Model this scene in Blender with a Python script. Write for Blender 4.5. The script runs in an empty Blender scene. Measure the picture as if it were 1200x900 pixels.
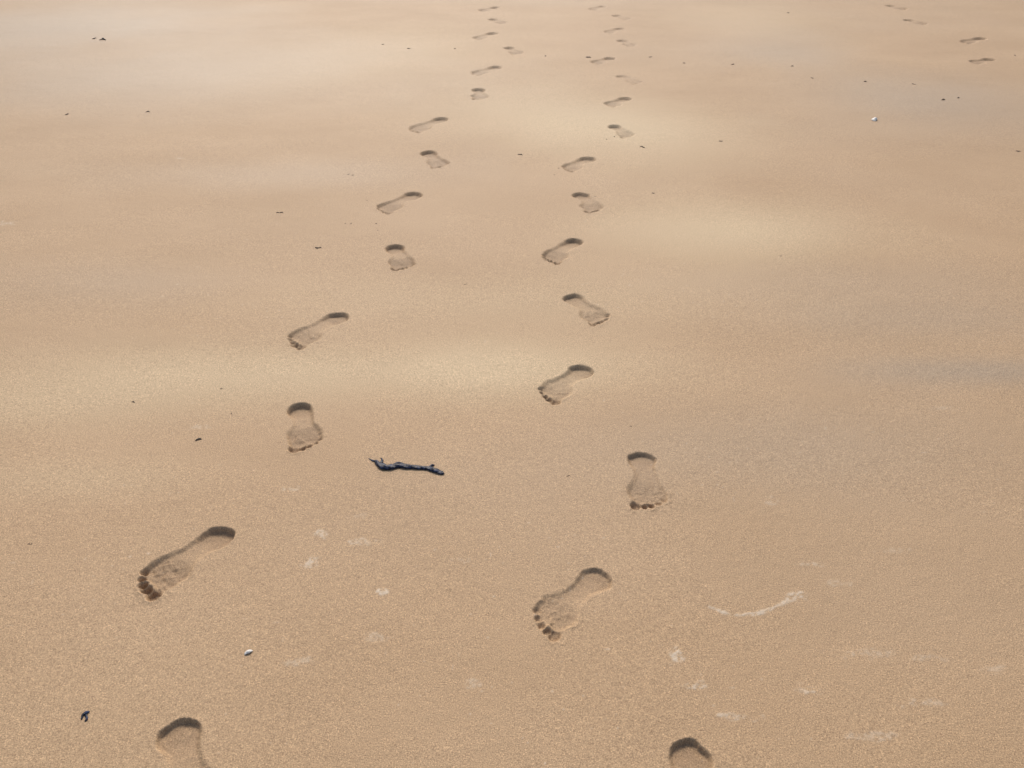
import bpy, math, random
import numpy as np
random.seed(4); rng=np.random.RandomState(7)
H=1.5; PITCH=math.radians(34.6); F=971.0
def g(px,py):
    a=(px-600)/F; b=(450-py)/F
    dy=math.cos(PITCH)+b*math.sin(PITCH); dz=-math.sin(PITCH)+b*math.cos(PITCH)
    t=H/-dz
    return (a*t,dy*t)
# ---------------- noise
def vnoise(x,y,seed=0):
    xi=np.floor(x).astype(np.int64); yi=np.floor(y).astype(np.int64)
    fx=x-xi; fy=y-yi; fx=fx*fx*fx*(fx*(fx*6-15)+10); fy=fy*fy*fy*(fy*(fy*6-15)+10)
    def h(a,b):
        n=(a*374761393+b*668265263+seed*1442695041)&0xffffffff
        n=((n^(n>>13))*1274126177)&0xffffffff
        n=(n^(n>>16))&0xffffff
        return n/float(0xffffff)*2-1
    return (h(xi,yi)*(1-fx)+h(xi+1,yi)*fx)*(1-fy)+(h(xi,yi+1)*(1-fx)+h(xi+1,yi+1)*fx)*fy
def fbm(x,y,o=4,seed=0):
    s=0;a=1.0;t=0
    for i in range(o):
        s=s+a*vnoise(x*2**i+17.3*i,y*2**i+5.1*i,seed+i); t+=a; a*=.5
    return s/t
def sstep(a,b,x):
    t=np.clip((x-a)/(b-a),0,1); return t*t*(3-2*t)
# ---------------- footprints: heel, toe, right foot?, depth, toe detail
FP=[((208,843),(224,985),0,1.0,.5),((270,619),(163,694),1,1.3,1.0),((349,473),(358,526),0,1.25,.4),((404,367),(339,405),1,1.1,.3),
((461,287),(474,316),0,1.2,.3),((490,226),(445,249),1,1.15,.2),((499,177),(517,196),0,1.2,0),((522,138),(482,154),1,1.1,0),
((560,104),(562,117),0,1.2,0),((585,78),(555,88),1,1.1,0),((594,55),(608,64),0,1.1,0),((580,38),(557,46),1,1.1,0),((576,22),(590,27),0,1.1,0),((584,8),(563,13),1,1.1,0),
((806,864),(817,1005),0,1.05,.5),((708,670),(632,740),1,.75,.6),((751,536),(758,590),0,.9,.7),((688,429),(638,469),1,1.1,.5),
((668,346),(706,378),0,1.05,.5),((677,280),(642,307),1,1.25,.3),((680,228),(697,246),0,1.1,0),((693,184),(663,200),1,1.1,0),
((718,147),(737,160),0,1.2,0),((736,115),(713,124),1,1.1,0),((731,91),(743,96),0,.6,0),((717,68),(697,74),1,1.1,0),((729,48),(739,53),0,.9,0),((728,33),(712,38),1,.9,0),((722,18),(735,22),0,.8,0),((707,7),(694,11),1,.8,0),
((1041,6),(1062,11),0,1.1,0),((1063,23),(1084,28),0,1.1,0),((1153,44),(1129,50),1,1.2,0),((1163,69),(1139,74),1,1.2,0)]
# ---------------- grid
ys=[0.55]
while ys[-1]<13: ys.append(ys[-1]+0.0021*max(ys[-1],.9))
st=0.03
while ys[-1]<600: ys.append(ys[-1]+st); st*=1.25
low=[];y=0.55;st=0.01
while y>-60: y-=st; st*=1.3; low.append(y)
ys=np.array(low[::-1]+ys)
ss=list(np.arange(-0.88,0.8801,0.0019))
e=[];s=ss[-1];st=.004
while s<80: s+=st; st*=1.22; e.append(s)
ss=np.array([-q for q in e[::-1]]+ss+e)
W=np.maximum(ys,0.8)
X=(ss[None,:]*W[:,None]).ravel(); Y=np.repeat(ys,len(ss))
nr,nc=len(ys),len(ss)
Z=0.005*fbm(X*.35+3,Y*.5,3,11)+0.0020*fbm(X*1.3,Y*2.0,3,21)+0.0008*fbm(X*8,Y*11,3,31)
near=sstep(14,8,np.hypot(X,Y))
Z+=near*0.0004*fbm(X*60,Y*60,3,41)
print_dark=np.zeros_like(X); dry=np.zeros_like(X)
for k,(hp,tp,right,dep,tdet) in enumerate(FP):
    h=np.array(g(*hp)); t=np.array(g(*tp)); d=t-h; L=np.hypot(*d); d/=L
    L2=min(max(L,.24),.31); mid=(h+t)/2
    if hp[1]>800: L2=.265; mid=h+d*L2/2
    h=mid-d*L2/2; sc=L2/.262
    idx=np.where((np.abs(X-mid[0])<.24)&(np.abs(Y-mid[1])<.24))[0]
    x=X[idx];y=Y[idx]
    wsc=(sc+1.12)/2
    u=((x-h[0])*d[0]+(y-h[1])*d[1])/sc
    v=((x-h[0])*d[1]-(y-h[1])*d[0])/wsc
    if not right: v=-v
    wa=.006*fbm(x*16+k*9,y*16,2,40+k); wb=.006*fbm(x*16,y*16+k*5,2,140+k)
    u=u+wa; v=v+wb
    nb=.0026*fbm(x*55+k*9,y*55,3,50+k)+.0014*fbm(x*200,y*200,2,90)
    def ell(cu,cv,ru,rv):
        a=(u-cu)/ru;b=(v-cv)/rv; q=np.sqrt(a*a+b*b)+1e-6
        return (q-1)*min(ru,rv)
    def cap(a,b,r):
        a=np.array(a);b=np.array(b);ab=b-a;tt=np.clip(((u-a[0])*ab[0]+(v-a[1])*ab[1])/(ab@ab),0,1)
        return np.hypot(u-a[0]-tt*ab[0],v-a[1]-tt*ab[1])-r
    def smin(a,b,kk):
        hh=np.clip(.5+.5*(b-a)/kk,0,1); return b*(1-hh)+a*hh-kk*hh*(1-hh)
    sd=ell(.040,0,.040,.038)
    sd=smin(sd,cap((.055,.004),(.16,.008),.032),.02)
    sd=smin(sd,ell(.178,.003,.044,.052),.03)
    sd=smin(sd,cap((.214,-.020),(.200,.030),.018),.02)
    toes=[(.243,-.031,.020,.0155),(.246,-.008,.014,.0105),(.240,.011,.013,.010),(.229,.029,.012,.0095),(.214,.044,.011,.009)]
    td=np.full_like(u,1.)
    for a in toes: td=np.minimum(td,ell(*a))
    sd_all=smin(sd,td,.007)+nb
    pr=random.uniform(-.10,.14)
    prof=np.interp(u,[0,.025,.06,.095,.14,.175,.205,.225,.245,.27],[1.05,1.05,.82,.50+pr,.42+pr,.66,.80,.74-.1*tdet,.95,.9])
    prof=prof*(1+.14*fbm(x*28,y*28,2,70+k))
    arch=np.exp(-((u-.115)/.035)**2)*sstep(.010,-.040,v); prof*=1-.5*arch
    D=.0116*dep
    endw=np.clip(sstep(.06,.02,u)+sstep(.17,.22,u),0,1)
    wid=.0062+.006*(1-endw)
    tt=np.clip((.0025-sd_all)/(wid+.0025),0,1); ins=tt*tt*(3-2*tt)
    dz=-D*prof*ins
    dz-=tdet*.0050*dep*sstep(.002,-.007,td)
    lump=fbm(x*70,y*70,3,60)
    dz+=ins*(.0008+.0018*tdet)*lump*sstep(.13,.22,u)
    dz+=ins*.0014*sstep(.15,.35,fbm(x*40+k,y*40,3,260+k))*sstep(.12,.17,u)
    dz+=ins*.0006*fbm(x*90,y*90,3,63)
    rim=np.exp(-(np.maximum(sd_all,0)/.006)**2)*(1-ins)
    rn=.5+1.1*fbm(x*60,y*60,3,80+k)
    dz+=rim*.0018*dep*np.clip(rn,0,2)*(0.5+0.8*sstep(.12,.26,u))
    cr=np.clip(vnoise(x*170,y*170,99)-.5,0,1)*np.exp(-(np.maximum(sd_all,0)/.022)**2)*sstep(.1,.2,u)
    dz+=cr*.005
    Z[idx]+=dz
    print_dark[idx]=np.maximum(print_dark[idx],ins*np.clip(prof*dep,0,1))  # mask for darker sand colour inside each print, stronger where deeper
# ---------------- damp and dry sheets of sand (world metres)
def blob(px,py,rx,ry,amp,arr):
    cx,cy=g(px,py); ex,_=g(px+rx,py); _,ey1=g(px,py-ry); _,ey2=g(px,py+ry)
    RX=abs(ex-cx);RY=max(abs(ey1-ey2)/2,.02)
    q=((X-cx)/RX)**2+((Y-cy)/RY)**2
    arr+=amp*np.exp(-q*(1+NB))
NB=.45*fbm(X*1.6,Y*1.3,4,123)
damp=np.zeros_like(X)
for b in [(180,85,260,40,.6),(60,30,200,30,.9),(1160,435,150,16,.85),(1100,375,180,22,.4),(1020,330,220,30,.35),(930,520,260,50,.4),(620,640,500,80,.12),
          (1080,120,150,35,.6),(330,205,230,22,.4),(150,330,160,25,.3),(930,60,80,25,.5),(700,560,350,50,.15),(1000,700,250,80,.15)]: blob(*b,damp)
lite=np.zeros_like(X)
for b in [(230,440,260,36,.8),(590,430,180,34,.9),(860,270,150,32,1.),(740,155,120,30,.9),(470,60,130,25,.5),(320,90,120,25,.3),(620,350,300,30,.35),(90,560,160,30,.4),(880,20,100,20,.4),(620,130,130,30,.6),(30,480,160,30,.4)]: blob(*b,lite)
damp=np.clip(damp+.18*fbm(X*.7,Y*.9,3,200),0,1.2)
lite=np.clip(lite+.12*fbm(X*.9+7,Y*1.2,3,210),0,1.2)
# ---------------- dry crust / foam residue marks
def mark(px,py,rx,ry,amp):
    cx,cy=g(px,py); ex,_=g(px+rx,py); _,a=g(px,py-ry); _,b=g(px,py+ry)
    RX=abs(ex-cx);RY=abs(a-b)/2
    idx=np.where((np.abs(X-cx)<RX*2.6)&(np.abs(Y-cy)<RY*2.6))[0]
    x=X[idx];y=Y[idx]
    q=np.sqrt(((x-cx)/RX)**2+((y-cy)/RY)**2)+1.3*fbm(x*45,y*60,4,300)
    mm=sstep(1.25,.45,q)*amp*np.clip(.55+1.5*fbm(x*150,y*150,3,301),0,1)
    dry[idx]=np.maximum(dry[idx],mm)
for m in [(793,768,9,8,1.),(812,803,16,5,.9),(365,660,9,5,.8),(448,692,6,4,1.),(425,635,14,4,.6),(375,626,7,5,.7),(945,809,14,4,.8),(865,840,18,4,.7),
 (345,573,9,5,.6),(1022,861,26,5,.4),(440,745,12,6,.4),(1010,764,38,5,.4),(555,800,10,6,.4),(350,775,14,5,.4),(1080,822,26,5,.4),(1170,785,22,5,.4),
 (1090,770,20,4,.35),(950,660,16,3,.45),(980,683,14,3,.35),(902,586,8,4,.45),(232,500,14,3,.35),(8,262,10,3,.6),(540,655,12,4,.2),(1048,645,18,3,.3),(210,185,5,2,.5),(1110,478,16,3,.25),(420,605,8,4,.25)]: mark(*m)
arc=np.array([(832,711),(845,716),(858,720),(872,720),(886,718),(900,714),(912,709),(922,703),(932,699),(940,697)],float)
A2=np.array([g(*p) for p in arc]); 
cx,cy=A2.mean(0); idx=np.where((np.abs(X-cx)<.25)&(np.abs(Y-cy)<.15))[0]; x=X[idx];y=Y[idx]
dm=np.full(len(idx),9.); tm=np.zeros(len(idx))
for i in range(len(A2)-1):
    p,q=A2[i],A2[i+1]; ab=q-p; tt=np.clip(((x-p[0])*ab[0]+(y-p[1])*ab[1])/(ab@ab),0,1); dd=np.hypot(x-p[0]-tt*ab[0],y-p[1]-tt*ab[1]); s=dd<dm; dm[s]=dd[s]; tm[s]=(i+tt[s])/9
ww=.0055+.0065*sstep(.55,.95,tm); q=dm/ww+1.1*fbm(x*60,y*60,4,305)
dry[idx]=np.maximum(dry[idx],sstep(1.25,.2,q)*.85*np.clip(.6+1.4*fbm(x*150,y*150,3,306),0,1))
grit=np.clip((vnoise(X*95,Y*95,501)-.92)*12,0,1)*sstep(-.1,.5,fbm(X*2.2,Y*2.2,3,502))*sstep(4.5,2.5,Y)
dry=np.maximum(dry,grit*.7)
Z+=dry*.0007
# ---------------- ground mesh
me=bpy.data.meshes.new("sand_beach")
co=np.stack([X,Y,Z],1).astype(np.float32).ravel()
i=np.arange((nr-1)*(nc-1)); r=i//(nc-1); c=i%(nc-1); a=r*nc+c
faces=np.stack([a,a+1,a+nc+1,a+nc],1).astype(np.int32).ravel()
me.vertices.add(nr*nc); me.vertices.foreach_set("co",co)
me.loops.add(len(faces)); me.loops.foreach_set("vertex_index",faces)
me.polygons.add(len(i)); me.polygons.foreach_set("loop_start",(i*4).astype(np.int32)); me.polygons.foreach_set("loop_total",np.full(len(i),4,np.int32))
me.polygons.foreach_set("use_smooth",np.ones(len(i),bool))
me.update(calc_edges=True)
at=me.color_attributes.new("damp_tone","FLOAT_COLOR","POINT")
col=np.stack([np.clip(damp,0,1.5),lite,dry,print_dark],1).astype(np.float32).ravel()
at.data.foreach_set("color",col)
gr=bpy.data.objects.new("sand_beach",me); bpy.context.scene.collection.objects.link(gr)
# ---------------- sand material
m=bpy.data.materials.new("damp_sand"); m.use_nodes=True; nt=m.node_tree; N=nt.nodes; Lk=nt.links
bs=N["Principled BSDF"]
tc=N.new("ShaderNodeTexCoord")
def noise(sc,det=2,rough=.5,vec=None):
    n=N.new("ShaderNodeTexNoise"); n.inputs["Scale"].default_value=sc; n.inputs["Detail"].default_value=det; n.inputs["Roughness"].default_value=rough
    Lk.new(vec or tc.outputs["Object"],n.inputs["Vector"]); return n.outputs["Fac"]
def ramp(fac,pts):
    n=N.new("ShaderNodeValToRGB"); Lk.new(fac,n.inputs[0]); el=n.color_ramp.elements
    el[0].position,el[0].color=pts[0][0],pts[0][1]; el[1].position,el[1].color=pts[-1][0],pts[-1][1]
    for p,cc in pts[1:-1]:
        q=el.new(p); q.color=cc
    return n.outputs[0]
def mix(f,a,b,mode='MIX'):
    n=N.new("ShaderNodeMix"); n.data_type='RGBA'; n.blend_type=mode
    for s,v in ((n.inputs[0],f),(n.inputs[6],a),(n.inputs[7],b)):
        if hasattr(v,'is_linked'): Lk.new(v,s)
        else: s.default_value=v
    return n.outputs[2]
def math_(op,a,b):
    n=N.new("ShaderNodeMath"); n.operation=op
    for s,v in ((n.inputs[0],a),(n.inputs[1],b)):
        if hasattr(v,'is_linked'): Lk.new(v,s)
        else: s.default_value=v
    return n.outputs[0]
A=N.new("ShaderNodeAttribute"); A.attribute_name="damp_tone"
sp=N.new("ShaderNodeSeparateColor"); Lk.new(A.outputs["Color"],sp.inputs[0])
dampO,liteO,dryO=sp.outputs[0],sp.outputs[1],sp.outputs[2]; print_darkO=A.outputs["Alpha"]
mp=N.new("ShaderNodeMapping"); mp.inputs["Scale"].default_value=(1,1.5,1); Lk.new(tc.outputs["Object"],mp.inputs[0])
base=ramp(noise(1.3,5,.5,mp.outputs[0]),[(.3,(.455,.300,.165,1)),(.7,(.505,.340,.195,1))])
base=mix(liteO,base,(.60,.448,.270,1))
base=mix(math_('MULTIPLY',dampO,.8),base,(.365,.272,.178,1))
base=mix(math_('MULTIPLY',print_darkO,.52),base,(.25,.155,.080,1))  # darker brown inside the footprints, following their depth
grain=ramp(noise(330,2,.6),[(.30,(.60,.56,.52,1)),(.43,(.93,.92,.91,1)),(.58,(1.05,1.05,1.05,1)),(.70,(1.5,1.5,1.46,1))])
base=mix(1.0,base,grain,'MULTIPLY')
g2=ramp(noise(750,1,.5),[(.3,(.72,.71,.70,1)),(.7,(1.28,1.28,1.28,1))])
base=mix(1.0,base,g2,'MULTIPLY')
base=mix(math_('MULTIPLY',dryO,.58),base,(.76,.66,.52,1))
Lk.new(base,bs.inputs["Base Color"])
rg=N.new("ShaderNodeMapRange"); Lk.new(dampO,rg.inputs[0]); rg.inputs[3].default_value=.68; rg.inputs[4].default_value=.45
Lk.new(rg.outputs[0],bs.inputs["Roughness"]); bs.inputs["Specular IOR Level"].default_value=.36
b1=N.new("ShaderNodeBump"); b1.inputs["Strength"].default_value=.75; b1.inputs["Distance"].default_value=.0013; Lk.new(noise(350,3,.7),b1.inputs["Height"])
b2=N.new("ShaderNodeBump"); b2.inputs["Strength"].default_value=.3; b2.inputs["Distance"].default_value=.003; Lk.new(noise(90,3,.6),b2.inputs["Height"]); Lk.new(b1.outputs[0],b2.inputs["Normal"])
Lk.new(b2.outputs[0],bs.inputs["Normal"])
me.materials.append(m)
# ---------------- helpers for small objects
def simple(name,c1,c2,rough,sc=60,bump=.001,spec=.5):
    m=bpy.data.materials.new(name); m.use_nodes=True; nt=m.node_tree; b=nt.nodes["Principled BSDF"]
    t=nt.nodes.new("ShaderNodeTexCoord"); n=nt.nodes.new("ShaderNodeTexNoise"); n.inputs["Scale"].default_value=sc; n.inputs["Detail"].default_value=4
    nt.links.new(t.outputs["Object"],n.inputs[0]); r=nt.nodes.new("ShaderNodeValToRGB"); nt.links.new(n.outputs[0],r.inputs[0])
    r.color_ramp.elements[0].position=.46; r.color_ramp.elements[1].position=.68
    r.color_ramp.elements[0].color=c1+(1,); r.color_ramp.elements[1].color=c2+(1,); nt.links.new(r.outputs[0],b.inputs["Base Color"])
    b.inputs["Roughness"].default_value=rough; b.inputs["Specular IOR Level"].default_value=spec
    bu=nt.nodes.new("ShaderNodeBump"); bu.inputs["Distance"].default_value=bump; nt.links.new(n.outputs[0],bu.inputs["Height"]); nt.links.new(bu.outputs[0],b.inputs["Normal"])
    return m
def gz(x,y):
    r=int(np.argmin(np.abs(ys-y))); c=int(np.argmin(np.abs(ss*W[r]-x))); return float(Z[r*nc+c])
def tube(path,rad,flat=1.0,seg=12,seedv=0):
    P=np.array(path,float); n=len(P); V=[];Fc=[]
    for i in range(n):
        t=P[min(i+1,n-1)]-P[max(i-1,0)]; t/=np.linalg.norm(t)
        s=np.cross(t,(0,0,1)); s/=np.linalg.norm(s)+1e-9; u=np.cross(s,t)
        for j in range(seg):
            an=2*math.pi*j/seg
            rr=rad[i]*(1+.22*math.sin(3*an+i*.7+seedv)+.12*random.uniform(-1,1))
            V.append(P[i]+s*math.cos(an)*rr+u*math.sin(an)*rr*flat)
    for i in range(n-1):
        for j in range(seg):
            a=i*seg+j;b=i*seg+(j+1)%seg; Fc.append((a,b,b+seg,a+seg))
    Fc.append(tuple(range(seg-1,-1,-1))); Fc.append(tuple((n-1)*seg+j for j in range(seg)))
    return V,Fc
def resample(pts,n):
    P=np.array(pts,float); t=np.linspace(0,len(P)-1,n); out=[]
    for q in t:
        i=min(int(q),len(P)-2); f=q-i
        p0=P[max(i-1,0)];p1=P[i];p2=P[i+1];p3=P[min(i+2,len(P)-1)]
        out.append(.5*((2*p1)+(-p0+p2)*f+(2*p0-5*p1+4*p2-p3)*f*f+(-p0+3*p1-3*p2+p3)*f**3))
    return np.array(out)
def mk(name,parts,mat,smooth=True):
    V=[];Fc=[]
    for v,f in parts:
        o=len(V); V+= [tuple(q) for q in v]; Fc+=[tuple(k+o for k in ff) for ff in f]
    c=np.mean(np.array(V),0); c[2]=min(q[2] for q in V)
    V=[tuple(np.array(q)-c) for q in V]
    me=bpy.data.meshes.new(name); me.from_pydata(V,[],Fc); me.update()
    for p in me.polygons: p.use_smooth=smooth
    me.materials.append(mat); o=bpy.data.objects.new(name,me); o.location=c; bpy.context.scene.collection.objects.link(o); return o
# ---------------- seaweed strand
weed=simple("dark_wet_seaweed",(.006,.009,.022),(.045,.062,.125),.38,130,.003,.3)
def strand(pix,rads,n=40,lift=.0015,flat=.5):
    P=resample([g(*p) for p in pix],n); r=np.interp(np.linspace(0,1,n),np.linspace(0,1,len(rads)),rads)
    pts=[(p[0],p[1],gz(p[0],p[1])+r[i]*.3+lift*abs(math.sin(i*.35))) for i,p in enumerate(P)]
    return tube(pts,r,flat)
parts=[strand([(440,539),(445,545),(455,548),(466,546),(478,547),(490,548),(502,549),(511,552),(520,555)],[.003,.009,.010,.008,.008,.0065,.007,.008,.004],60),
 strand([(446,545),(441,541),(436,539),(432,537)],[.006,.003,.002,.0012],12),
 strand([(445,544),(448,539),(446,536)],[.005,.003,.001],10),
 strand([(503,549),(506,545),(509,545)],[.005,.004,.0025],10),
 strand([(458,547),(466,542),(475,544),(484,547)],[.004,.003,.0025,.002],16),
 strand([(508,551),(514,553),(519,552)],[.005,.004,.002],10)]
mk("seaweed_strand",parts,weed)
mk("seaweed_fragment",[strand([(95,843),(97,838),(101,835),(105,834)],[.0012,.0025,.0035,.0015],16),strand([(100,836),(102,842),(99,845)],[.002,.0022,.001],10)],weed)
# ---------------- shells
shellm=simple("bleached_shell",(.70,.66,.58),(.85,.83,.78),.4,300,.0004)
def shell(px,py,size,rot):
    cx,cy=g(px,py); z0=gz(cx,cy); V=[];Fc=[]; nu,nv=10,33
    for i in range(nu):
        rr=i/(nu-1)
        for j in range(nv):
            an=-1.25+2.5*j/(nv-1); R=size*(1.0-.12*(an/1.25)**2)*rr
            x=R*math.sin(an)*.95; y=R*math.cos(an)
            z=size*.42*math.sin(math.pi*min(rr*.9+.1,1)**.8)*math.cos(an*.9)+.02*size*math.cos(j*1.2*math.pi)*rr
            c,s=math.cos(rot),math.sin(rot)
            V.append((cx+c*x-s*y,cy+s*x+c*y,z0+.001+z))
    for i in range(nu-1):
        for j in range(nv-1):
            a=i*nv+j; Fc.append((a,a+1,a+nv+1,a+nv))
    o=mk("seashell",[(V,Fc)],shellm); s=o.modifiers.new("s","SOLIDIFY"); s.thickness=size*.08
shell(292,766,.012,.6); shell(1028,141,.034,1.2)
# ---------------- small scattered debris
deb=simple("dark_beach_debris",(.03,.020,.013),(.12,.08,.05),.7,200,.002)
D=[(157,471,.006),(232,514,.010),(120,46,.03),(112,45,.02),(77,134,.014),(173,131,.012),(328,249,.010),(373,290,.010),(753,172,.012),(609,181,.010),(845,165,.008),
(925,15,.014),(927,78,.013),(858,76,.013),(1014,96,.012),(952,92,.010),(1105,117,.013),(1121,115,.016),(1193,177,.009),(35,638,.004),(1071,99,.009),(546,333,.005),(762,67,.011),(802,74,.010),
(640,66,.010),(408,204,.006),(411,262,.005),(440,262,.005),(478,57,.012),(532,57,.012),(690,67,.016),(258,455,.004),(271,484,.0035),(740,500,.0035),(666,558,.004),(765,226,.006),(449,52,.009),(1190,65,.009),(915,300,.0035),
(413,205,.005),(405,262,.004),(443,270,.004),(720,160,.005),(711,163,.005),(655,197,.005),(650,205,.004),(697,230,.004),(430,235,.004)]
parts=[]
for (px,py,r) in D:
    cx,cy=g(px,py); z=gz(cx,cy); k=random.randint(2,3)
    for q in range(k):
        an=random.uniform(-.7,.7)+(math.pi if random.random()<.5 else 0); L=r*random.uniform(.8,1.8)
        ox,oy=random.uniform(-r,r)*.9,random.uniform(-r,r)*.7
        pts=[(cx+ox+L*(t-.5)*math.cos(an)+.2*L*math.sin(t*5)*math.sin(an),cy+oy+L*(t-.5)*math.sin(an)+.3*L*math.sin(t*4),z+r*.05+r*.12*math.sin(t*3)) for t in np.linspace(0,1,7)]
        parts.append(tube(pts,np.array([.3,.7,1,.9,1,.7,.25])*r*random.uniform(.14,.24),.8,7,q))
mk("beach_debris",parts,deb)
# ---------------- light
el=math.radians(42)
w=bpy.data.worlds.new("World"); bpy.context.scene.world=w; w.use_nodes=True
sk=w.node_tree.nodes.new("ShaderNodeTexSky"); sk.sky_type='NISHITA'; sk.sun_disc=False; sk.sun_elevation=el; sk.sun_rotation=math.radians(-8)
sk.dust_density=3.5; sk.air_density=1.0; sk.ozone_density=.6
bg=w.node_tree.nodes["Background"]; w.node_tree.links.new(sk.outputs[0],bg.inputs[0]); bg.inputs[1].default_value=.135
sl=bpy.data.lights.new("sun","SUN"); sl.energy=2.05; sl.angle=math.radians(19); sl.color=(1,.96,.90)
so=bpy.data.objects.new("sun",sl); so.rotation_euler=(-(math.pi/2-el),0,math.radians(8)); so.location=(0,5,6); bpy.context.scene.collection.objects.link(so)
cam=bpy.data.cameras.new("camera"); cam.sensor_width=36; cam.lens=F/1200*36; cam.clip_end=2000; cam.clip_start=.05
cob=bpy.data.objects.new("camera",cam); cob.location=(0,0,H); cob.rotation_euler=(math.pi/2-PITCH,0,0); bpy.context.scene.collection.objects.link(cob)
bpy.context.scene.camera=cob
bpy.context.scene.view_settings.view_transform='Standard'; bpy.context.scene.view_settings.look='None'; bpy.context.scene.view_settings.exposure=0
